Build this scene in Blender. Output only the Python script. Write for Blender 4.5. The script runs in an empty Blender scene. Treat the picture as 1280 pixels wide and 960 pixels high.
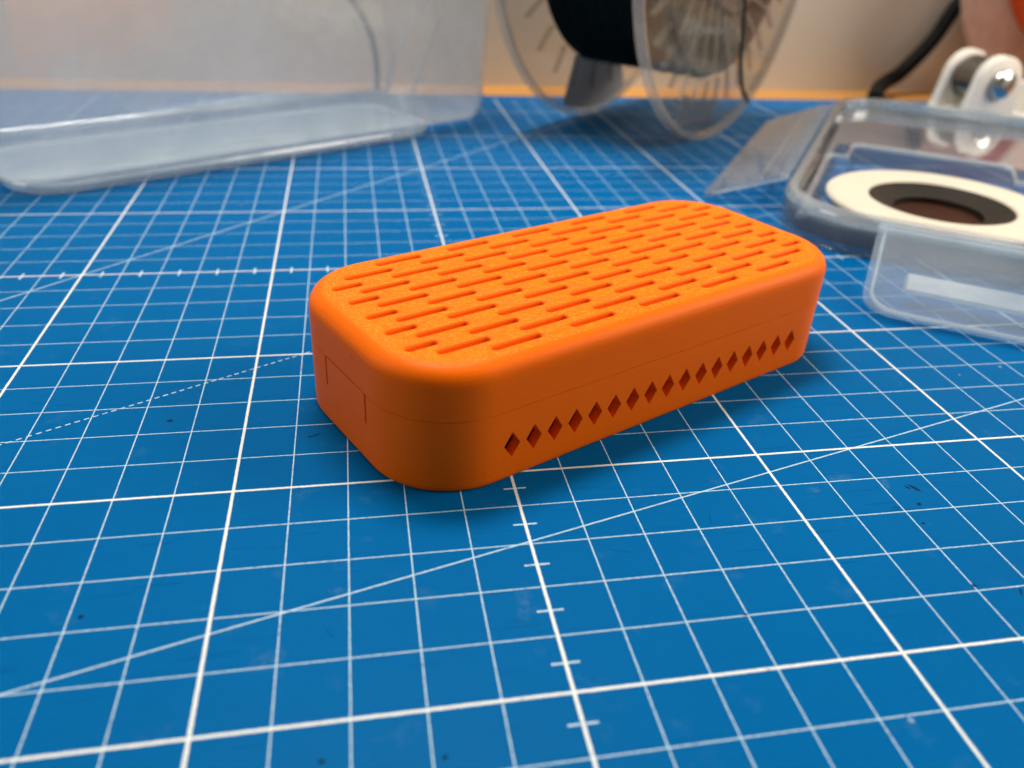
import bpy, bmesh, math, random
from mathutils import Matrix, Vector
random.seed(4)
S = 0.01                                   # lengths below are in centimetres
PI = math.pi
rad = math.radians
sc = bpy.context.scene
col = sc.collection

# ------------------------------------------------------------------ camera
cam_d = bpy.data.cameras.new('camera'); cam = bpy.data.objects.new('camera', cam_d); col.objects.link(cam)
yaw, pitch, roll = 2.06996626e-01, 5.35990376e-01, 5.62105618e-02
fw = Vector((math.sin(yaw)*math.cos(pitch), math.cos(yaw)*math.cos(pitch), -math.sin(pitch)))
rt = Vector((math.cos(yaw), -math.sin(yaw), 0)); up = rt.cross(fw)
rt2 = math.cos(roll)*rt + math.sin(roll)*up; up2 = -math.sin(roll)*rt + math.cos(roll)*up
CAM = Vector((2.41903882, -12.0108800, 9.22551955))
cam.matrix_world = Matrix(((rt2.x, up2.x, -fw.x, CAM.x*S), (rt2.y, up2.y, -fw.y, CAM.y*S), (rt2.z, up2.z, -fw.z, CAM.z*S), (0, 0, 0, 1)))
cam_d.sensor_width = 36; cam_d.lens = 1012.617/1280*36
cam_d.clip_start = 0.005; cam_d.clip_end = 20
cam_d.dof.use_dof = True; cam_d.dof.focus_distance = 0.158; cam_d.dof.aperture_fstop = 14.0
sc.camera = cam

# ------------------------------------------------------------------ light
world = bpy.data.worlds.new('World'); sc.world = world; world.use_nodes = True
bg = world.node_tree.nodes['Background']; bg.inputs[0].default_value = (1.0, 0.87, 0.74, 1); bg.inputs[1].default_value = 0.15
def area(name, loc, target, sx, sy, power, color):
    d = bpy.data.lights.new(name, 'AREA'); d.shape = 'RECTANGLE'; d.size = sx*S; d.size_y = sy*S; d.energy = power; d.color = color
    o = bpy.data.objects.new(name, d); col.objects.link(o)
    o.location = Vector(loc)*S
    o.rotation_euler = (Vector(target)-Vector(loc)).to_track_quat('-Z', 'Y').to_euler()
    return o
area('ceiling_lamp', (3, 29, 72), (5, 18, 0), 34, 16, 6.4, (1.0, 0.97, 0.91))
area('room_light_right', (75, -4, 42), (10, 10, 0), 40, 40, 5.2, (1.0, 0.90, 0.78))
area('room_light_left', (-65, 6, 40), (5, 10, 0), 40, 40, 1.8, (1.0, 0.92, 0.82))
vs = sc.view_settings
vs.view_transform = 'Standard'; vs.look = 'None'; vs.gamma = 1; vs.use_curve_mapping = False; vs.exposure = 0
sc.cycles.max_bounces = 8; sc.cycles.transparent_max_bounces = 40; sc.cycles.transmission_bounces = 10
sc.cycles.use_denoising = True
sc.cycles.use_adaptive_sampling = True; sc.cycles.adaptive_threshold = 0.03; sc.cycles.adaptive_min_samples = 20
sc.cycles.sample_clamp_indirect = 6

# ------------------------------------------------------------------ node helpers
class NT:
    def __init__(s, name):
        s.mat = bpy.data.materials.new(name); s.mat.use_nodes = True
        s.t = s.mat.node_tree; s.t.nodes.clear()
        s.out = s.t.nodes.new('ShaderNodeOutputMaterial')
    def n(s, typ, **kw):
        nd = s.t.nodes.new(typ)
        for k, v in kw.items(): setattr(nd, k, v)
        return nd
    def put(s, sock, v):
        if isinstance(v, bpy.types.NodeSocket): s.t.links.new(v, sock)
        elif v is not None: sock.default_value = v
    def m(s, op, a, b=None, c=None):
        nd = s.n('ShaderNodeMath', operation=op)
        for i, v in enumerate((a, b, c)):
            if v is not None: s.put(nd.inputs[i], v)
        return nd.outputs[0]
    def mx(s, *a):
        r = a[0]
        for x in a[1:]: r = s.m('MAXIMUM', r, x)
        return r
    def noise(s, vec, scale, detail=3, rough=0.5):
        nd = s.n('ShaderNodeTexNoise'); nd.inputs['Scale'].default_value = scale; nd.inputs['Detail'].default_value = detail; nd.inputs['Roughness'].default_value = rough
        if vec is not None: s.put(nd.inputs['Vector'], vec)
        return nd.outputs['Fac']
    def mapr(s, v, a, b, c, d):
        nd = s.n('ShaderNodeMapRange'); s.put(nd.inputs[0], v)
        for i, x in enumerate((a, b, c, d)): nd.inputs[i+1].default_value = x
        return nd.outputs[0]
    def mixc(s, f, a, b):
        nd = s.n('ShaderNodeMix', data_type='RGBA'); s.put(nd.inputs[0], f)
        s.put(nd.inputs[6], a if not isinstance(a, tuple) else a+(1,)); s.put(nd.inputs[7], b if not isinstance(b, tuple) else b+(1,))
        return nd.outputs[2]
    def bump(s, h, strength, dist, normal=None):
        nd = s.n('ShaderNodeBump'); nd.inputs['Strength'].default_value = strength; nd.inputs['Distance'].default_value = dist
        s.put(nd.inputs['Height'], h)
        if normal is not None: s.put(nd.inputs['Normal'], normal)
        return nd.outputs[0]
    def coords(s):
        return s.n('ShaderNodeTexCoord').outputs['Object']
    def bsdf(s, color, rough=0.5, spec=0.5, normal=None, metal=0.0, **kw):
        p = s.n('ShaderNodeBsdfPrincipled')
        s.put(p.inputs['Base Color'], color+(1,) if isinstance(color, tuple) else color)
        s.put(p.inputs['Roughness'], rough); s.put(p.inputs['Metallic'], metal); s.put(p.inputs['Specular IOR Level'], spec)
        if normal is not None: s.put(p.inputs['Normal'], normal)
        for k, v in kw.items(): s.put(p.inputs[k], v)
        return p.outputs[0]
    def mixs(s, f, a, b):
        nd = s.n('ShaderNodeMixShader'); s.put(nd.inputs[0], f); s.put(nd.inputs[1], a); s.put(nd.inputs[2], b)
        return nd.outputs[0]
    def done(s, sh):
        s.t.links.new(sh, s.out.inputs[0]); return s.mat

def plain(name, color, rough=0.5, spec=0.5, metal=0.0, bump=0.0, bscale=800, var=0.06):
    t = NT(name); co = t.coords()
    nz = t.noise(co, 60, 4)
    dark = tuple(c*(1-var) for c in color); lite = tuple(min(1, c*(1+var)) for c in color)
    c = t.mixc(nz, dark, lite)
    nr = t.bump(t.noise(co, bscale, 3), bump, 0.0002) if bump else None
    return t.done(t.bsdf(c, rough, spec, nr, metal))

def frosted(name, tint, haze, rough=0.12, color=(0.74, 0.83, 0.88), wav=0.15, gloss=1.0):
    """thin moulded polypropylene: lets most light through, veils it a little, shines on the surface"""
    t = NT(name); co = t.coords()
    h = t.noise(co, 35, 3); h2 = t.noise(co, 260, 3)
    nr = t.bump(t.m('ADD', h, t.m('MULTIPLY', h2, 0.15)), wav, 0.004)
    tr = t.n('ShaderNodeBsdfTransparent'); tr.inputs[0].default_value = tint+(1,)
    di = t.n('ShaderNodeBsdfDiffuse'); di.inputs[0].default_value = color+(1,)
    tl = t.n('ShaderNodeBsdfTranslucent'); tl.inputs[0].default_value = color+(1,)
    gl = t.n('ShaderNodeBsdfGlossy'); gl.inputs['Roughness'].default_value = rough; t.put(gl.inputs['Normal'], nr)
    body = t.mixs(0.5, di.outputs[0], tl.outputs[0])
    hz = t.m('MULTIPLY', t.mapr(t.noise(co, 50, 4, 0.6), 0.3, 0.7, 0.75, 1.25), haze)
    s1 = t.mixs(hz, tr.outputs[0], body)
    geo = t.n('ShaderNodeNewGeometry')                      # Schlick reflectance, the same on either face of the sheet
    dp = t.n('ShaderNodeVectorMath', operation='DOT_PRODUCT'); t.put(dp.inputs[0], nr); t.put(dp.inputs[1], geo.outputs['Incoming'])
    om = t.m('SUBTRACT', 1.0, t.m('MINIMUM', t.m('ABSOLUTE', dp.outputs['Value']), 1.0))
    fr = t.m('ADD', 0.04, t.m('MULTIPLY', t.m('POWER', om, 5.0), 0.9))
    return t.done(t.mixs(t.m('MINIMUM', t.m('MULTIPLY', fr, gloss), 1.0), s1, gl.outputs[0]))

# ------------------------------------------------------------------ mesh helpers (local centimetres)
class MB:
    def __init__(s): s.v = []; s.f = []
    def add(s, vs, fs):
        o = len(s.v); s.v += [tuple(v) for v in vs]; s.f += [tuple(i+o for i in f) for f in fs]; return s
    def loft(s, rings, cap0=True, cap1=True, closed=False):
        n = len(rings[0]); vs = [p for r in rings for p in r]; fs = []
        m = len(rings)
        for i in range(m if closed else m-1):
            a = i*n; b = ((i+1) % m)*n
            for j in range(n):
                k = (j+1) % n; fs.append((a+j, a+k, b+k, b+j))
        if not closed:
            if cap0: fs.append(tuple(range(n-1, -1, -1)))
            if cap1: fs.append(tuple(range((m-1)*n, m*n)))
        return s.add(vs, fs)
    def box(s, x0, x1, y0, y1, z0, z1):
        return s.loft([[(x0, y0, z), (x1, y0, z), (x1, y1, z), (x0, y1, z)] for z in (z0, z1)])
    def tube(s, pts, r, n=10, closed=False):
        P = [Vector(p) for p in pts]; rings = []
        for i, p in enumerate(P):
            a = P[i-1] if (i > 0 or closed) else P[i]; b = P[(i+1) % len(P)] if (i < len(P)-1 or closed) else P[i]
            d = (b-a).normalized(); x = d.cross(Vector((0, 0, 1)))
            if x.length < 1e-4: x = d.cross(Vector((0, 1, 0)))
            x.normalize(); y = d.cross(x)
            rings.append([tuple(p + r*(math.cos(t)*x+math.sin(t)*y)) for t in [2*PI*k/n for k in range(n)]])
        return s.loft(rings, closed=closed)
    def revolve(s, prof, n=64, axis='Z', c=(0, 0, 0)):
        """prof: closed list of (r, h); ring solid round the axis"""
        rings = []
        for k in range(n):
            a = 2*PI*k/n; ca, sa = math.cos(a), math.sin(a)
            if axis == 'Z': rings.append([(c[0]+r*ca, c[1]+r*sa, c[2]+h) for r, h in prof])
            else: rings.append([(c[0]+r*ca, c[1]+h, c[2]+r*sa) for r, h in prof])
        return s.loft(rings, closed=True)
    def mesh(s, name, smooth=35, scale=S):
        bm = bmesh.new()
        vv = [bm.verts.new((x*scale, y*scale, z*scale)) for x, y, z in s.v]
        for f in s.f:
            try: bm.faces.new([vv[i] for i in f])
            except ValueError: pass
        bmesh.ops.remove_doubles(bm, verts=bm.verts, dist=1e-7*(scale/S)*10)
        bmesh.ops.recalc_face_normals(bm, faces=bm.faces)
        me = bpy.data.meshes.new(name); bm.to_mesh(me); bm.free()
        if smooth:
            me.shade_smooth(); me.set_sharp_from_angle(angle=rad(smooth))
        return me
    def build(s, name, mat, parent=None, smooth=35):
        return put(name, s.mesh(name, smooth), mat, parent)
def put(name, me, mat, parent=None):
    o = bpy.data.objects.new(name, me); col.objects.link(o)
    if mat and not me.materials: me.materials.append(mat)
    o.parent = parent
    return o
def tag(o, label, cat, group=None):
    o['label'] = label; o['category'] = cat
    if group: o['group'] = group
    return o
def empty(name, loc, rz, label, cat):
    o = bpy.data.objects.new(name, None); col.objects.link(o); o.empty_display_size = 0.01
    o.location = Vector(loc)*S; o.rotation_euler = (0, 0, rz)
    return tag(o, label, cat)
def rr(x0, x1, y0, y1, R, z, n=12):
    out = []
    for cx, cy, a0 in ((x1-R, y1-R, 0), (x0+R, y1-R, 90), (x0+R, y0+R, 180), (x1-R, y0+R, 270)):
        for k in range(n+1):
            a = rad(a0+90*k/n); out.append((cx+R*math.cos(a), cy+R*math.sin(a), z))
    return out
def smooth_path(P, n=6):
    P = [Vector(p) for p in P]; out = []
    for i in range(len(P)-1):
        p0 = P[max(0, i-1)]; p1 = P[i]; p2 = P[i+1]; p3 = P[min(len(P)-1, i+2)]
        for k in range(n):
            t = k/n
            out.append(.5*((2*p1)+(p2-p0)*t+(2*p0-5*p1+4*p2-p3)*t*t+(3*p1-p0-3*p2+p3)*t**3))
    return out+[P[-1]]
def boolean(a, cutters):
    """a minus each cutter, meshes in cm; returns an MB-like mesh scaled to metres"""
    oa = bpy.data.objects.new('tmp_a', a); col.objects.link(oa); tmp = [oa]
    for c in cutters:
        oc = bpy.data.objects.new('tmp_c', c); col.objects.link(oc); tmp.append(oc)
        md = oa.modifiers.new('b', 'BOOLEAN'); md.operation = 'DIFFERENCE'; md.solver = 'EXACT'; md.object = oc
    bpy.context.view_layer.update()
    me = bpy.data.meshes.new_from_object(oa.evaluated_get(bpy.context.evaluated_depsgraph_get()))
    for o in tmp: bpy.data.objects.remove(o)
    me.transform(Matrix.Scale(S, 4)); me.materials.clear()
    me.shade_smooth(); me.set_sharp_from_angle(angle=rad(33))
    return me

# ------------------------------------------------------------------ materials
def mat_cutting_mat():
    t = NT('blue_cutting_mat'); co = t.coords()
    sep = t.n('ShaderNodeSeparateXYZ'); t.put(sep.inputs[0], co)
    X = t.m('MULTIPLY', sep.outputs[0], 100.0); Y = t.m('MULTIPLY', sep.outputs[1], 100.0)
    edge = t.m('MULTIPLY', t.m('SUBTRACT', t.noise(co, 1400, 2), 0.5), 0.016)
    pp = lambda v, s: t.m('ADD', t.m('PINGPONG', v, s), edge)
    lt = lambda a, b: t.m('LESS_THAN', a, b)
    thin = t.mx(lt(pp(X, 0.5), 0.0108), lt(pp(Y, 0.5), 0.0105))
    thick = t.mx(lt(pp(X, 2.5), 0.027), lt(pp(Y, 2.5), 0.025))
    # half-centimetre ticks along two ruler lines
    tv = t.m('MULTIPLY', lt(t.m('ABSOLUTE', t.m('SUBTRACT', X, 5.0)), 0.21), lt(pp(t.m('ADD', Y, 0.5), 0.5), 0.017))
    th = t.m('MULTIPLY', lt(t.m('ABSOLUTE', t.m('SUBTRACT', Y, 10.0)), 0.2), lt(pp(t.m('ADD', X, 0.5), 0.5), 0.024))
    def line(x, y, ang):
        c, s = math.cos(rad(ang)), math.sin(rad(ang))
        return t.m('ABSOLUTE', t.m('ADD', t.m('SUBTRACT', t.m('MULTIPLY', X, s), t.m('MULTIPLY', Y, c)), -x*s+y*c))
    d15 = lt(t.m('ADD', line(5, -1.94, 15.25), edge), 0.014)
    d45 = lt(line(-5, 10, 45), 0.018)
    along = t.m('ADD', t.m('MULTIPLY', X, math.cos(rad(30))), t.m('MULTIPLY', Y, math.sin(rad(30))))
    dash = t.m('MULTIPLY', lt(line(1, 5, 29.6), 0.016), lt(t.m('FRACT', t.m('MULTIPLY', along, 5.8)), 0.58))
    inside = t.m('MULTIPLY', lt(Y, 33.03), lt(t.m('ABSOLUTE', t.m('SUBTRACT', X, 11.0)), 29.0))
    wn = t.noise(co, 450, 3, 0.65); wear = t.mapr(wn, 0.30, 0.42, 0.45, 1.0)
    thinm = t.m('MULTIPLY', t.m('MULTIPLY', t.mx(thin, tv, th, d15, d45, dash), inside), wear)
    thickm = t.m('MULTIPLY', t.m('MULTIPLY', thick, inside), t.mapr(wn, 0.28, 0.38, 0.6, 1.0))
    # base blue with faint handling marks
    big = t.noise(co, 14, 3, 0.6); fine = t.noise(co, 900, 1)
    blue = t.mixc(t.mapr(big, 0.3, 0.7, 0, 1), (0.0, 0.093, 0.268), (0.0, 0.102, 0.292))
    blue = t.mixc(t.mapr(fine, 0.2, 0.8, 0, 0.10), blue, (0.0, 0.06, 0.22))
    # pale dust specks and scuffs
    vo = t.n('ShaderNodeTexVoronoi'); vo.inputs['Scale'].default_value = 95; t.put(vo.inputs['Vector'], co)
    keep = t.m('GREATER_THAN', t.noise(co, 60, 2), 0.60)
    speck = t.m('MULTIPLY', lt(vo.outputs['Distance'], 0.045), keep)
    blue = t.mixc(t.m('MULTIPLY', speck, 0.35), blue, (0.45, 0.55, 0.65))
    bn = t.m('SUBTRACT', t.noise(co, 1500, 2), 0.5)
    def blob(x, y, rx, ry, ang=0):
        c, s = math.cos(rad(ang)), math.sin(rad(ang))
        dx = t.m('SUBTRACT', X, x); dy = t.m('SUBTRACT', Y, y)
        a = t.m('DIVIDE', t.m('ADD', t.m('MULTIPLY', dx, c), t.m('MULTIPLY', dy, s)), rx)
        b = t.m('DIVIDE', t.m('SUBTRACT', t.m('MULTIPLY', dy, c), t.m('MULTIPLY', dx, s)), ry)
        r = t.m('ADD', t.m('SQRT', t.m('ADD', t.m('MULTIPLY', a, a), t.m('MULTIPLY', b, b))), bn)
        return t.mapr(r, 0.6, 1.1, 1, 0)
    ink = [(12.60, -1.38, .15, .045, -60), (12.47, -1.34, .07, .03, -60), (12.39, -1.84, .055, .05, 0), (12.02, -3.89, .05, .05, 0), (12.71, -4.12, .12, .02, 60),
           (1.64, -5.56, .05, .05, 0), (3.15, -5.72, .045, .045, 0), (-1.47, 2.44, .07, .05, 0), (-1.83, -2.72, .05, .04, 0), (12.13, -2.35, .04, .035, 0), (7.97, -3.98, .05, .03, 0),
           (1.39, 1.63, .14, .022, 27), (1.28, 1.58, .05, .03, 27)]
    inkm = t.mx(*[blob(*b) for b in ink])
    cuts = [(6.5, -2.38, .30, .018, -18), (8.75, -0.68, .35, .010, 16), (6.9, -1.9, .2, .014, -75), (8.3, -1.75, .2, .014, -105), (5.9, -.66, .13, .012, 28),
            (11.88, -1.89, .13, .06, 20), (7.3, -1.25, .2, .012, -50), (9.3, -1.0, .18, .01, -70), (2.2, -2.6, .12, .012, 35), (1.7, -3.5, .15, .02, -60)]
    cutm = t.mx(*[blob(*b) for b in cuts])
    scuff = t.mx(*[blob(*b) for b in [(.88, -3.88, .30, .16, 30), (1.86, -2.7, .18, .1, -20), (11.3, -.9, .3, .14, 10), (10.6, -1.2, .14, .1, 0), (12.1, -1.2, .25, .10, 60), (4.6, -3.4, .25, .12, 80)]])
    c = t.mixc(t.m('MULTIPLY', t.m('MULTIPLY', scuff, t.mapr(t.noise(co, 700, 3, 0.7), 0.45, 0.65, 0.1, 1)), 0.09), blue, (0.35, 0.45, 0.55))
    c = t.mixc(t.m('MULTIPLY', cutm, 0.45), c, (0.0, 0.05, 0.17))
    def streak(ang, sc_, thr):
        mp = t.n('ShaderNodeMapping'); mp.inputs['Rotation'].default_value = (0, 0, rad(ang)); mp.inputs['Scale'].default_value = (sc_*0.06, sc_, 1); t.put(mp.inputs[0], co)
        return t.mapr(t.noise(mp.outputs[0], 1.0, 1), thr, thr+0.03, 0, 1)
    hair = t.m('MULTIPLY', t.mx(streak(25, 900, 0.70), streak(-60, 800, 0.71), streak(80, 1000, 0.71)), t.mapr(big, 0.45, 0.6, 0.2, 1))
    c = t.mixc(t.m('MULTIPLY', hair, 0.30), c, (0.0, 0.045, 0.16))
    c = t.mixc(t.mapr(t.noise(co, 120, 4, 0.7), 0.60, 0.80, 0, 0.06), c, (0.30, 0.42, 0.52))
    c = t.mixc(t.m('MULTIPLY', thinm, 0.88), c, (0.46, 0.63, 0.70))
    c = t.mixc(t.m('MULTIPLY', thickm, 0.96), c, (0.68, 0.72, 0.68))
    c = t.mixc(t.m('MULTIPLY', inkm, 0.85), c, (0.004, 0.01, 0.03))
    lines = t.mx(thinm, thickm)
    h = t.m('SUBTRACT', t.m('ADD', t.m('MULTIPLY', fine, 0.35), t.m('MULTIPLY', lines, 0.25)), t.m('MULTIPLY', cutm, 1.5))
    nr = t.bump(h, 0.22, 0.00012)
    rg = t.m('ADD', t.mapr(big, 0.3, 0.7, 0.40, 0.50), t.m('MULTIPLY', scuff, -0.06))
    return t.done(t.bsdf(c, rg, 0.018, nr))

def mat_orange(name):
    t = NT(name); co = t.coords()
    geo = t.n('ShaderNodeNewGeometry')
    vt = t.n('ShaderNodeVectorTransform', vector_type='NORMAL', convert_from='WORLD', convert_to='OBJECT'); t.put(vt.inputs[0], geo.outputs['Normal'])
    sep = t.n('ShaderNodeSeparateXYZ'); t.put(sep.inputs[0], vt.outputs[0])
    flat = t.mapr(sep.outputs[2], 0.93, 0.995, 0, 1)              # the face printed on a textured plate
    sp = t.n('ShaderNodeSeparateXYZ'); t.put(sp.inputs[0], co)
    layer = t.m('SINE', t.m('ADD', t.m('MULTIPLY', sp.outputs[2], 2*PI/0.0002), t.m('MULTIPLY', t.noise(co, 30, 2), 2.0)))
    # lower frequency banding between layers
    z1 = t.n('ShaderNodeCombineXYZ'); t.put(z1.inputs[2], t.m('MULTIPLY', sp.outputs[2], 1.0))
    t.put(z1.inputs[0], t.m('MULTIPLY', sp.outputs[0], 0.01)); t.put(z1.inputs[1], t.m('MULTIPLY', sp.outputs[1], 0.01))
    band = t.noise(z1.outputs[0], 1500, 3, 0.7)
    grain = t.noise(co, 2600, 2, 0.5)
    hs = t.m('ADD', t.m('MULTIPLY', layer, 0.16), t.m('MULTIPLY', band, 1.5))
    height = t.m('ADD', t.m('MULTIPLY', t.m('SUBTRACT', 1.0, flat), hs), t.m('MULTIPLY', flat, t.m('MULTIPLY', grain, 3.0)))
    nr = t.bump(height, 0.30, 0.00012)
    c = t.mixc(t.noise(co, 45, 4), (0.84, 0.136, 0.0008), (0.89, 0.150, 0.0015))
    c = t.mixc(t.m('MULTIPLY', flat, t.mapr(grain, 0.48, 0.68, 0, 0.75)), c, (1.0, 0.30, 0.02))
    return t.done(t.bsdf(c, t.mapr(flat, 0, 1, 0.42, 0.5), 0.08, nr, **{'Subsurface Weight': 0.08, 'Subsurface Radius': (0.0016, 0.0006, 0.0002), 'Subsurface Scale': 0.5}))

def mat_wood():
    t = NT('warm_wood'); co = t.coords()
    mp = t.n('ShaderNodeMapping'); mp.inputs['Scale'].default_value = (3, 60, 60); t.put(mp.inputs[0], co)
    g = t.noise(mp.outputs[0], 6, 5, 0.6)
    c = t.mixc(t.mapr(g, 0.3, 0.7, 0, 1), (0.47, 0.21, 0.045), (0.60, 0.29, 0.07))
    return t.done(t.bsdf(c, 0.5, 0.35, t.bump(g, 0.1, 0.0004)))
def mat_wall():
    t = NT('beige_wall'); co = t.coords()
    c = t.mixc(t.noise(co, 5, 4), (0.55, 0.495, 0.41), (0.595, 0.54, 0.455))
    return t.done(t.bsdf(c, 0.8, 0.2, t.bump(t.noise(co, 350, 4), 0.15, 0.0005)))

M = dict(
    mat=mat_cutting_mat(), orange=mat_orange('orange_print'), wood=mat_wood(), wall=mat_wall(),
    bin=frosted('bin_plastic', (0.96, 0.98, 0.99), 0.20, color=(0.95, 0.98, 1.0), gloss=1.4),
    bin_rim=frosted('bin_rim_plastic', (0.92, 0.96, 0.98), 0.22, color=(0.66, 0.86, 0.97)),
    shine=frosted('highlight_bead_plastic', (0.9, 0.93, 0.95), 0.25, rough=0.08, wav=0.02, gloss=6.0),
    foot=frosted('foot_plastic', (0.94, 0.97, 0.99), 0.24, color=(0.78, 0.92, 1.0), gloss=0.8),
    bin_floor=frosted('bin_floor_plastic', (0.92, 0.95, 0.97), 0.16),
    corner_streak=frosted('streak_plastic', (0.5, 0.53, 0.55), 0.45, color=(0.20, 0.22, 0.23)),
    bead2=frosted('pale_streak_plastic', (0.9, 0.9, 0.9), 0.22, rough=0.2),
    bead=frosted('bead_plastic', (0.9, 0.93, 0.95), 0.42, rough=0.10, color=(0.82, 0.90, 0.94), gloss=2.0),
    lid=frosted('lid_plastic', (0.92, 0.96, 0.98), 0.14, wav=0.06, color=(0.70, 0.83, 0.92)),
    lid_rim=frosted('lid_rim_plastic', (0.92, 0.95, 0.97), 0.30, rough=0.08, wav=0.03, color=(0.66, 0.74, 0.80), gloss=1.8),
    skirt=frosted('lid_skirt_plastic', (0.92, 0.95, 0.97), 0.10, wav=0.06),
    lid_panel=frosted('lid_panel_plastic', (0.85, 0.87, 0.90), 0.42, rough=0.05, color=(0.55, 0.56, 0.60), wav=0.03, gloss=1.8),
    clear=frosted('clear_plastic', (0.90, 0.95, 0.98), 0.025, rough=0.25, wav=0.03, gloss=0.3),
    spool=frosted('spool_plastic', (0.93, 0.92, 0.90), 0.035, rough=0.08, color=(0.55, 0.53, 0.48), wav=0.05),
    spool_rim=frosted('spool_rim_plastic', (0.86, 0.85, 0.82), 0.24, rough=0.10, color=(0.72, 0.70, 0.65)),
    rib=frosted('rib_plastic', (0.88, 0.85, 0.80), 0.16, color=(0.55, 0.50, 0.42)),
    end_haze=frosted('end_haze_plastic', (0.50, 0.48, 0.43), 0.45, rough=0.2, color=(0.30, 0.28, 0.23), wav=0.3),
    label=plain('grey_label', (0.46, 0.49, 0.49), 0.6),
    label2=frosted('pale_label', (0.75, 0.78, 0.80), 0.25, color=(0.32, 0.36, 0.40)),
    black=plain('black_filament', (0.004, 0.008, 0.005), 0.5, 0.08),
    olive=plain('dark_reflection', (0.018, 0.020, 0.010), 0.4),
    cable=plain('black_rubber', (0.005, 0.005, 0.005), 0.6, 0.1),
    white=plain('white_print', (0.78, 0.75, 0.68), 0.5, 0.4, bump=0.15),
    ring=plain('cream_ring', (0.62, 0.57, 0.46), 0.45, 0.4),
    cup=plain('black_cup', (0.014, 0.012, 0.009), 0.5, 0.2),
    cup2=plain('brown_floor', (0.028, 0.008, 0.003), 0.45, 0.12),
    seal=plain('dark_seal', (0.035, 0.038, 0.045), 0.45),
    steel=plain('steel', (0.55, 0.54, 0.52), 0.22, 0.5, metal=1.0),
    steel2=plain('dark_steel', (0.20, 0.20, 0.19), 0.35, 0.5, metal=1.0),
    flange2=frosted('smoky_flange', (0.98, 0.95, 0.92), 0.88, rough=0.35, color=(0.95, 0.83, 0.76)),
    orange_fil=plain('orange_filament', (0.75, 0.10, 0.004), 0.35),
)

# ------------------------------------------------------------------ setting
o = MB().box(-60, 90, -50, 38.4, -4, -0.30).build('tabletop', M['wood'], smooth=0); o['kind'] = 'structure'
o = MB().box(-60, 90, 38.4, 42, -4, 60).build('wall', M['wall'], smooth=0); o['kind'] = 'structure'

# ------------------------------------------------------------------ cutting mat
b = MB(); X0, X1, Y0, Y1 = -19, 41, -11, 34
b.loft([rr(X0, X1, Y0, Y1, .8, -0.298), rr(X0, X1, Y0, Y1, .8, -0.03), rr(X0+.03, X1-.03, Y0+.03, Y1-.03, .77, 0)])
tag(b.build('cutting_mat', M['mat']), 'blue self-healing cutting mat with white centimetre grid, lying on the wooden table', 'cutting mat')

# ------------------------------------------------------------------ orange printed case
L, W, H, R, F = 11.93, 5.41, 2.52, 1.62, 0.36
ZS = 1.50
case = empty('vented_case', (7.374, 3.981, 0.002), 0.44714577, 'orange 3D printed case with slotted top and a row of diamond vents', 'case')
def crr(ins, z, n=20): return rr(-L/2+ins, L/2-ins, -W/2+ins, W/2-ins, R-ins, z, n)
fil = [crr(F*(1-math.cos(a)), H-F+F*math.sin(a)) for a in [rad(90*k/10) for k in range(11)]]
lid_out = MB().loft([crr(.010, ZS+.003), crr(0, ZS+.012), crr(0, ZS+.05), crr(0, H-F-.05)]+fil).mesh('l', 0, 1.0)
T = 0.22
cav_top = MB().loft([crr(T, ZS-.5), crr(T, H-.6), crr(T+.14, H-.42)]).mesh('c', 0, 1.0)
def slot(mb, x0, x1, y, w=.135):
    def stad(g, z):
        r = w/2+g; pts = []
        for k in range(9): a = rad(-90+180*k/8); pts.append((x1-w/2+r*math.cos(a), y+r*math.sin(a), z))
        for k in range(9): a = rad(90+180*k/8); pts.append((x0+w/2+r*math.cos(a), y+r*math.sin(a), z))
        return pts
    mb.loft([stad(0, H-.7), stad(0, H-.05), stad(.009, H-.024), stad(.03, H-.004), stad(.06, H+.01)])
sl = MB()
for k in range(7):
    y = 2.16-.72*k
    for cx in (-3.56, -1.78, 0, 1.78, 3.56): slot(sl, cx-.54, cx+.54, y)
    if 0 < k < 6:
        slot(sl, -5.42, -4.79, y); slot(sl, 4.79, 5.42, y)
for k in range(6):
    y = 1.80-.72*k
    for j in range(6):
        cx = -4.45+1.78*j; slot(sl, cx-.54, cx+.54, y)
pin = MB().tube([(-L/2-.2, -.43, 2.07), (-L/2+.08, -.43, 2.07)], .022, 8).mesh('p', 0, 1.0)
tabgap = MB().box(-L/2-.3, -L/2+.10, -.86, .74, ZS-.3, ZS+.038).mesh('g', 0, 1.0)
put('lid', boolean(lid_out, [cav_top, sl.mesh('s', 0, 1.0), tabgap, pin]), M['orange'], case)
base_out = MB().loft([crr(.06, 0), crr(.015, .025), crr(0, .07), crr(0, .12), crr(0, ZS-.05), crr(0, ZS-.003)]).mesh('b', 0, 1.0)
cav = MB().loft([crr(T, .22), crr(T, ZS+.5)]).mesh('c2', 0, 1.0)
dm = MB()
for side in (-1, 1):
    for k in range(17):
        cx = .04-4.0+.5*k; cz = .745
        def dia(g, y): return [(cx-.175-g, y, cz), (cx, y, cz-.27-g*1.4), (cx+.175+g, y, cz), (cx, y, cz+.27+g*1.4)]
        yo = side*W/2
        dm.loft([dia(.03, yo+side*.03), dia(0, yo-side*.015), dia(0, yo-side*.5)])
slit = MB()
for y in (-.88, .76): slit.box(-L/2-.2, -L/2+.12, y-.028, y+.028, .86, ZS+.3)
put('base', boolean(base_out, [cav, dm.mesh('d', 0, 1.0), slit.mesh('sl', 0, 1.0)]), M['orange'], case)
MB().loft([crr(.55, .26), crr(.55, 1.9), crr(.7, 2.0)]).build('dark_filler', M['seal'], case)  # dark block added so the inside looks shaded through the vents
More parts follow.
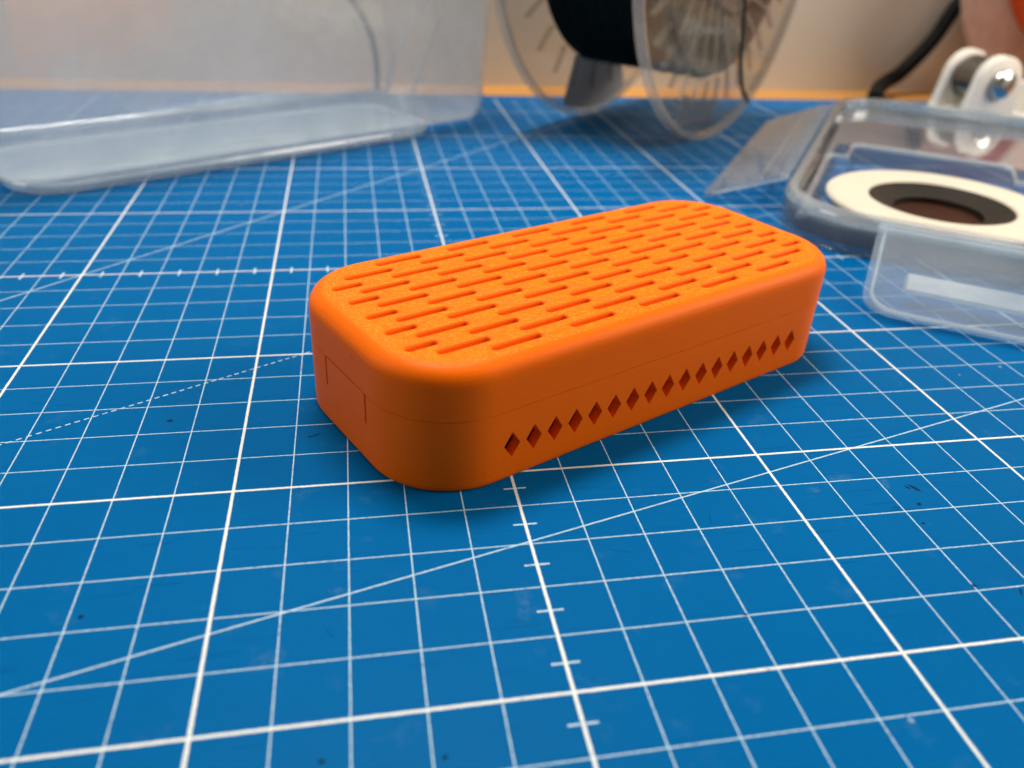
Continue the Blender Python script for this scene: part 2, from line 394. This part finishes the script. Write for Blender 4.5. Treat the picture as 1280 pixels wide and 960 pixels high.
# inner lip of the lid that closes the seam from inside
MB().loft([crr(T+.01, ZS-.25), crr(T+.01, ZS+.3), crr(T+.14, ZS+.3), crr(T+.14, ZS-.25)], closed=True).build('lip', M['orange'], case)

# ------------------------------------------------------------------ clear bin behind, on the left
BA = rad(31.5)
binr = empty('plastic_bin', (8.05, 27.05, 0.004), BA, 'tall clear frosted plastic bin standing on the mat at left, behind the case', 'bin')
UL, UR, VD, BR = -20.2, 1.5, 7.5, 1.7
def brr(ins, z): return rr(UL+ins, UR-ins, ins, VD-ins, max(.3, BR-ins*.8), z, 10)
zz = [(1.35, .06), (.75, .10), (.40, .22), (.18, .45), (.08, .8), (.05, 1.2)]
outer = [brr(i, z) for i, z in zz]+[brr(-.35, 11), brr(-.35, 11.2)]
inner = [brr(-.23, 11.2), brr(-.23, 11)]+[brr(i+.10, z+.09) for i, z in reversed(zz)]
b = MB(); b.loft(outer[2:]+inner[:-2], False, False)
b.loft([outer[2], inner[-3]], False, False); b.build('wall', M['bin'], binr)
b = MB(); b.loft(outer[:3], True, False); b.loft(inner[-3:], False, True); b.build('floor', M['bin_floor'], binr)
MB().tube([(UL+1.5, VD-.42, .42), (-9, VD-.42, .42), (UR-1.7, VD-.42, .42)], .15, 12).build('highlight_bead', M['shine'], binr)  # bead added to catch the lamp as the back edge's highlight
# tubes added to imitate dark and pale reflection streaks at the right end
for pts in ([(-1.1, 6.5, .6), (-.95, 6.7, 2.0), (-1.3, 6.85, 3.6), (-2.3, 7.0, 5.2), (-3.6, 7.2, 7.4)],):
    MB().tube(smooth_path(pts), .16, 8).build('dark_corner_streak', M['corner_streak'], binr)
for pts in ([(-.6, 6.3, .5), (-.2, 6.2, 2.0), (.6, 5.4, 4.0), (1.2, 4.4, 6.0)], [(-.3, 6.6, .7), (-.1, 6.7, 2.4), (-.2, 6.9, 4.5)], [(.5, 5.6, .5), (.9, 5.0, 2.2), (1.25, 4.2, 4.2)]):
    MB().tube(smooth_path(pts), .13, 8).build('corner_streak', M['bead2'], binr)
# folded-down clip flap along the near side
def flap_panel(u0, u1, prof, Rc, n=8):
    """panel bent along prof [(v, z)...] (top to bottom), rounded lower corners; returns rings along u"""
    def at(s):
        Ls = [0]
        for (a, b_) in zip(prof, prof[1:]): Ls.append(Ls[-1]+math.hypot(b_[0]-a[0], b_[1]-a[1]))
        s = max(0, min(Ls[-1], s))
        for i in range(len(Ls)-1):
            if s <= Ls[i+1]+1e-9:
                f = (s-Ls[i])/(Ls[i+1]-Ls[i]); a, b_ = prof[i], prof[i+1]
                return (a[0]+(b_[0]-a[0])*f, a[1]+(b_[1]-a[1])*f, (a[1]-b_[1])/(Ls[i+1]-Ls[i]), (b_[0]-a[0])/(Ls[i+1]-Ls[i]))
        return None
    tot = sum(math.hypot(b_[0]-a[0], b_[1]-a[1]) for a, b_ in zip(prof, prof[1:]))
    us = [u0+Rc*(1-math.cos(rad(90*k/n))) for k in range(n+1)]+[u0+Rc+(u1-u0-2*Rc)*k/12 for k in range(1, 12)]+[u1-Rc*(1-math.sin(rad(90*k/n))) for k in range(n+1)]
    def smax(u):
        d = Rc-min(u-u0, u1-u) if min(u-u0, u1-u) < Rc else 0
        return tot-(Rc-math.sqrt(max(0, Rc*Rc-d*d)))
    return us, smax, at, tot
def make_flap(root, name, u0, u1, prof, Rc, th, mat, beadmat, xf, bead_r=.05):
    us, smax, at, tot = flap_panel(u0, u1, prof, Rc)
    m = 14; mb = MB(); V = []; Fc = []
    for side in (0, 1):
        for u in us:
            for j in range(m+1):
                v, z, nv, nz = at(smax(u)*j/m)
                # outward normal in the (v, z) plane
                k = th*(0 if side == 0 else 1)
                V.append(xf(u, v+nv*-k, z+nz*-k))
    nU = len(us); off = nU*(m+1)
    for i in range(nU-1):
        for j in range(m):
            a = i*(m+1)+j; b2 = a+m+1
            Fc.append((a, a+1, b2+1, b2)); Fc.append((off+a, off+b2, off+b2+1, off+a+1))
    for i in range(nU-1):
        for j in (0, m):
            a = i*(m+1)+j; b2 = a+m+1; Fc.append((a, b2, off+b2, off+a))
    for i in (0, nU-1):
        for j in range(m):
            a = i*(m+1)+j; Fc.append((a, off+a, off+a+1, a+1))
    mb.add(V, Fc)
    fl = mb.build(name, mat, root)
    # raised border bead following the free edge
    pts = []
    g = .22
    for u in us:
        uu = u0+g+(u-u0)*(u1-u0-2*g)/(u1-u0)
        v, z, nv, nz = at(smax(u)-g); pts.append(xf(uu, v-nv*0.02, z-nz*0.02))
    v, z, nv, nz = at(.12)
    first = xf(u0+g, v, z); last = xf(u1-g, v, z)
    MB().tube([first]+pts+[last], bead_r, 6).build('border_bead', beadmat, fl)
    return fl, at, tot
idn = lambda u, v, z: (u, v, z)
# milky foot moulded under the near long side
def frr(ins, z): return rr(-19.75+ins, -2.35-ins, -.66+ins, 5.2-ins, 1.8-ins*.8, z, 10)
b = MB(); b.loft([frr(.14, 0), frr(.04, .06), frr(0, .12), frr(0, .20), frr(.05, .30), frr(.16, .36), frr(.4, .36)]); foot = b.build('foot', M['foot'], binr)
MB().tube([(x, y, z) for x, y, z in frr(.08, .32)], .09, 6, closed=True).build('foot_bead', M['bead'], foot)

# ------------------------------------------------------------------ spool of black filament
SA = 0.74607016; SR, SW = 8.827, 6.652
spool = empty('filament_spool', (19.17, 25.02, 0.005), SA, 'clear plastic spool wound with black filament standing upright behind the case', 'spool')
FT = .28
def disc_ring(mb, r0, r1, y0, y1, n=96):
    return mb.revolve([(r0, y0), (r1, y0), (r1, y1), (r0, y1)], n, 'Y', (0, 0, SR))
for i, y0 in enumerate((0.0, SW)):            # near and far flange (local y runs away from the viewer)
    f = disc_ring(MB(), 2.6, SR-.2, y0, y0+FT*.6).build('flange', M['spool'], spool)
    e = .16
    MB().revolve([(SR-.26, y0-.08), (SR-.05, y0-.08), (SR, y0-.02), (SR, y0+FT), (SR-.05, y0+FT+.06), (SR-.26, y0+FT+.06)], 128, 'Y', (0, 0, SR)).build('flange_rim', M['spool_rim'], f)
    rib = None
    for k in range(36 if i == 0 else 26):
        a = rad(10*k+4) if i == 0 else rad(13.85*k+3)
        if math.sin(a) > 0.15: continue
        ca, sa = math.cos(a), math.sin(a); hw = .085
        P = lambda r, s, y: (r*ca-s*sa, y, SR+r*sa+s*ca)
        yy0, yy1 = (y0+FT*.6, y0+FT*.6+.22) if i == 0 else (y0-.22, y0)
        mb = MB().loft([[P(6.2, -hw, y), P(7.5, -hw*.7, y), P(7.5, hw*.7, y), P(6.2, hw, y)] for y in (yy0, yy1)])
        mb.build('rib', M['rib'], f, smooth=0)
    # label stuck to the flange
    a0, a1 = ((rad(244), rad(272)) if i == 0 else (rad(250), rad(291)))
    yl = y0+FT*.6+.012 if i == 0 else y0-.03
    ring = []
    arc = [a0+(a1-a0)*k/10 for k in range(11)]
    r_in = 7.15 if i == 0 else 6.1
    pts = [(r_in*math.cos(a), SR+r_in*math.sin(a)) for a in arc]+[(8.5*math.cos(a), SR+8.5*math.sin(a)) for a in reversed(arc)]
    MB().loft([[(x, yl, z) for x, z in pts], [(x, yl+.02, z) for x, z in pts]]).build('sticker', M['label2'] if i == 0 else M['label'], f, smooth=0)
# wound filament: a ribbed drum, each turn a small ridge
prof = [(2.7, FT+.18)]; nw = 30
for k in range(nw*4+1):
    y = FT+.30+(SW-2*FT-.30)*k/(nw*4)
    prof.append((6.12+.055*abs(math.sin(PI*k/4))+.03*math.sin(k*.37), y))
prof.append((2.7, SW-.12))
MB().revolve(prof, 96, 'Y', (0, 0, SR)).build('filament', M['black'], spool, smooth=60)
# disc coloured for flange reflections over the filament end, plus the hub
end_haze = disc_ring(MB(), 3.3, 6.0, FT*.6+.015, FT*.6+.12).build('end_haze_disc', M['end_haze'], spool)
MB().revolve([(2.5, -.25), (3.3, -.25), (3.3, .28), (2.5, .28)], 72, 'Y', (0, 0, SR)).build('hub_ring', M['spool_rim'], end_haze)
for k in range(12):
    a = rad(180+15*k+5); ca, sa = math.cos(a), math.sin(a); tl = rad(18)
    P = lambda r, s, y: (r*math.cos(a+tl*(r-3.4)/2.5)-s*sa, y, SR+r*math.sin(a+tl*(r-3.4)/2.5)+s*ca)
    MB().loft([[P(3.35, -.08, y), P(5.9, -.08, y), P(5.9, .08, y), P(3.35, .08, y)] for y in (-.06, FT*.6-.19)]).build('spoke', M['spool_rim'], end_haze, smooth=0)
# dark tube added for the filament's reflection in the near flange rim
pts = smooth_path([(-.9, -.4, 12.0), (-.3, -.4, 8.8), (.1, -.4, 7.2), (.46, -.4, 6.0), (.84, -.4, 4.66), (1.3, -.4, 3.14), (2.1, -.4, 1.95), (3.1, -.4, 1.3)])
MB().tube(pts, .10, 8).build('rim_reflection', M['olive'], spool)

# ------------------------------------------------------------------ clear container lid on the right
LA = rad(-35)
lidr = empty('container_lid', (15.72, 11.62, 0.004), LA, 'upturned clear container lid with clip flaps lying on the mat at the right', 'lid')
LU, LV, LR, LZ = 19.5, 21.8, 2.8, 1.28
def lrr(ins, z): return rr(ins, LU-ins, ins, LV-ins, LR-ins*.9, z, 14)
b = MB()
b.loft([lrr(0, LZ-.26), lrr(0, LZ-.2), lrr(.04, LZ-.08), lrr(.12, LZ), lrr(.40, LZ+.02), lrr(.5, LZ-.05), lrr(.56, LZ-.3), lrr(.64, .66), lrr(.55, .60), lrr(.47, LZ-.3), lrr(.40, LZ-.12), lrr(.16, LZ-.12), lrr(.11, LZ-.2), lrr(.11, LZ-.26)], closed=True)
MB().loft([lrr(.10, 0), lrr(.02, .08), lrr(0, .2), lrr(0, LZ-.262), lrr(.11, LZ-.262), lrr(.11, .2), lrr(.2, .08)], closed=True).build('skirt', M['skirt'], lidr)
b.build('rim', M['lid_rim'], lidr)
MB().loft([lrr(.20, .22), lrr(.15, .28), lrr(.15, .72), lrr(.20, .78), lrr(.34, .78), lrr(.36, .22)], closed=True).build('seal', M['seal'], lidr)
# recessed panel with a stepped clear window
PZ = .72
WU0, WU1, WV0, WV1 = .92, 8.5, 1.0, 12.4     # window in the panel
b = MB()
n4 = 14
outer_r = lrr(.60, PZ)
def panel(z0, z1):
    bmv = MB()
    rect = [(WU1, WV1), (WU0, WV1), (WU0, WV0), (WU1, WV0)]
    nn = len(outer_r)//4
    inn = []
    for q in range(4):
        for k in range(nn): inn.append(rect[q])
    ro = lambda z: [(x, y, z) for x, y, _ in outer_r]; ri = lambda z: [(x, y, z) for x, y in inn]
    V = ro(z0)+[(x, y, z0) for x, y in rect]+ro(z1)+[(x, y, z1) for x, y in rect]
    N = len(outer_r); st = N+4; Fc = []
    for lev in (0, 1):
        o0 = lev*st
        for j in range(N):
            k = (j+1) % N; qa = o0+N+j//nn; qb = o0+N+k//nn
            Fc.append((o0+j, o0+k, qb) if qa == qb else (o0+j, o0+k, qb, qa))
    for j in range(N): k = (j+1) % N; Fc.append((j, k, st+k, st+j))
    for q in range(4): k = (q+1) % 4; Fc.append((N+q, N+k, st+N+k, st+N+q))
    return bmv.add(V, Fc)
pn = panel(PZ-.10, PZ).build('panel', M['lid_panel'], lidr)
pane = MB().box(WU0+.003, WU1-.003, WV0+.003, WV1-.003, PZ-.09, PZ-.03).mesh('pane', 0, 1.0)
dx, dy = 22.57-15.72, 12.52-11.62
cu, cv = dx*math.cos(LA)+dy*math.sin(LA), -dx*math.sin(LA)+dy*math.cos(LA)
bore = MB().loft([[(cu+2.36*math.cos(2*PI*k/64), cv+2.36*math.sin(2*PI*k/64), z) for k in range(64)] for z in (0, 2)]).mesh('bore', 0, 1.0)
put('window', boolean(pane, [bore]), M['clear'], pn)          # the cup hangs through this opening
bead = [(.72, 4.0), (.62, 10.6), (.85, 11.2), (1.5, 11.3), (1.5, 13.6), (1.8, 13.95), (7.8, 13.95), (8.1, 13.6), (8.1, 11.3), (8.75, 11.2), (8.85, 10.6), (8.85, 1.6), (8.3, 1.0), (1.3, 1.0), (.72, 1.6)]
bead = [(.9637*x+.09, max(.95, .9637*y-.98)) for x, y in bead]
MB().tube([(x, y, PZ-.01) for x, y in bead], .12, 8, closed=True).build('window_bead', M['bead'], pn)
# near flap and left flap
fl, at, tot = make_flap(lidr, 'clip_flap', 3.25, 16.6, [(-.02, 1.16), (-.5, 1.17), (-.9, .98), (-4.35, .22), (-4.75, .14)], .85, .10, M['lid'], M['bead'], idn, .06)
v, z, nv, nz = at(tot*.66)
lock = MB()
for (s0, s1, h) in ((2.75, 3.55, .13),):
    a = at(s0); c = at(s1)
    lock.loft([[(4.25, a[0], a[1]), (8.6, a[0], a[1]), (8.6, c[0], c[1]), (4.25, c[0], c[1])], [(4.32, a[0], a[1]+h), (8.5, a[0], a[1]+h), (8.3, c[0], c[1]+h), (4.32, c[0], c[1]+h)]])
lock.build('lock_bar', M['bead'], fl)
for vv in (-.12, -.55): MB().tube([(3.25, vv, 1.2), (9, vv, 1.2), (16.6, vv, 1.2)], .055, 8).build('hinge_bead', M['bead'], fl)
xl = lambda u, v, z: (v, u, z)
fl2, at2, tot2 = make_flap(lidr, 'clip_flap', 3.2, 18.2, [(-.02, 1.16), (-.45, 1.15), (-.8, .95), (-2.75, .08), (-2.95, .04)], .6, .10, M['lid'], M['bead'], xl, .05)
for s0 in (1.1,):
    a = at2(s0); MB().tube([(a[0], 4, a[1]+.05), (a[0], 10, a[1]+.05), (a[0], 17.5, a[1]+.05)], .07, 8).build('rib', M['bead'], fl2)

# ------------------------------------------------------------------ cream ring with black cup lying in the lid
ringr = empty('cup_ring', (22.57, 12.52, .745), 0, 'cream ring around a black cup, lying in the upturned clear lid', 'ring')
MB().revolve([(2.40, 0), (3.77, 0), (3.85, .04), (3.85, .14), (3.77, .2), (2.47, .2), (2.40, .14)], 96).build('ring', M['ring'], ringr)
cupo = MB().revolve([(2.39, .14), (2.32, .16), (1.75, -.10), (1.50, -.14), (1.50, -.40), (1.65, -.40), (2.30, .0)], 72).build('cup', M['cup'], ringr)
MB().loft([[(1.49*math.cos(2*PI*k/48), 1.49*math.sin(2*PI*k/48), z) for k in range(48)] for z in (-.4, -.32)]).build('cup_floor', M['cup2'], cupo)

# ------------------------------------------------------------------ roller stand, second spool, cable
RX, RY, RZ = 36.9, 30.2, 2.0
RA = rad(6)
stand = empty('roller_stand', (RX, RY, 0.004), RA, 'white printed spool roller stand with steel bearing and bolt, behind the clear lid', 'roller stand')
def lug(y0, y1):
    pts = [(-1.6, .3), (1.75, .3)]+[(0.1+1.4*math.cos(rad(a)), RZ+1.4*math.sin(rad(a))) for a in range(0, 181, 12)]
    e = .08
    sh = lambda g, y: [(x*(1-g), y, .3+(z-.3)*(1-g)) for x, z in pts]
    return MB().loft([sh(.05, y0), sh(0, y0+e), sh(0, y1-e), sh(.05, y1)])
lug(-1.55, -.85).build('lug', M['white'], stand); lug(.85, 1.45).build('lug', M['white'], stand)
b = MB(); b.loft([rr(-1.8, 13.5, -1.62, 1.55, .3, 0), rr(-1.8, 13.5, -1.62, 1.55, .3, .32), rr(-1.72, 13.42, -1.54, 1.47, .25, .4)]); b.build('base_plate', M['white'], stand)
MB().loft([rr(2.5, 3.3, -1.5, 1.45, .15, .38), rr(2.55, 3.25, -1.45, 1.4, .15, 1.9)]).build('stop_rib', M['white'], stand)
brg = MB().revolve([(.5, -.8), (1.1, -.8), (1.18, -.74), (1.18, .74), (1.1, .8), (.5, .8)], 48, 'Y', (0.1, 0, RZ)).build('bearing', M['steel2'], stand)
b = MB(); b.revolve([(.02, -2.0), (.36, -2.0), (.44, -1.95), (.72, -1.84), (.78, -1.7), (.78, -1.56), (.02, -1.56)], 32, 'Y', (0.1, 0, RZ)); b.build('bolt', M['steel'], stand)
MB().revolve([(.01, -2.2), (.30, -2.2), (.36, -2.01), (.01, -2.01)], 6, 'Y', (0.1, 0, RZ)).build('bolt_tip', M['steel2'], stand)
# other lug pair farther along the stand
lug2 = [lug(-1.55, -.85), lug(.85, 1.45)]
for l2 in lug2:
    l2.v = [(x+10.5, y, z) for x, y, z in l2.v]; l2.build('lug', M['white'], stand)
MB().revolve([(.5, -.8), (1.1, -.8), (1.18, -.74), (1.18, .74), (1.1, .8), (.5, .8)], 48, 'Y', (10.6, 0, RZ)).build('bearing', M['steel2'], stand)
s2 = empty('orange_spool', (48.6, 31.6, -.296), rad(8), 'smoky clear spool of orange filament standing by the wall, cut by the top right corner', 'spool')
R2 = 9.5
for y0 in (0, 5.9):
    MB().revolve([(2.6, y0), (R2, y0), (R2, y0+.3), (2.6, y0+.3)], 96, 'Y', (0, 0, R2)).build('flange', M['flange2'], s2)
MB().revolve([(2.7, .33), (6.4, .33), (6.4, 5.85), (2.7, 5.85)], 72, 'Y', (0, 0, R2)).build('filament', M['orange_fil'], s2)
pts = [(31.5, 31.2, .54), (33.6, 34.2, .54), (35.6, 36.6, .60), (37.1, 37.4, 1.1), (38.8, 37.6, 3.0), (40.0, 37.7, 5.2), (42.5, 37.7, 8.6), (46, 37.7, 14)]
cb = MB().tube(smooth_path(pts), .46, 12)
tag(cb.build('power_cable', M['cable']), 'thick black cable rising along the wall behind the clear lid', 'cable')
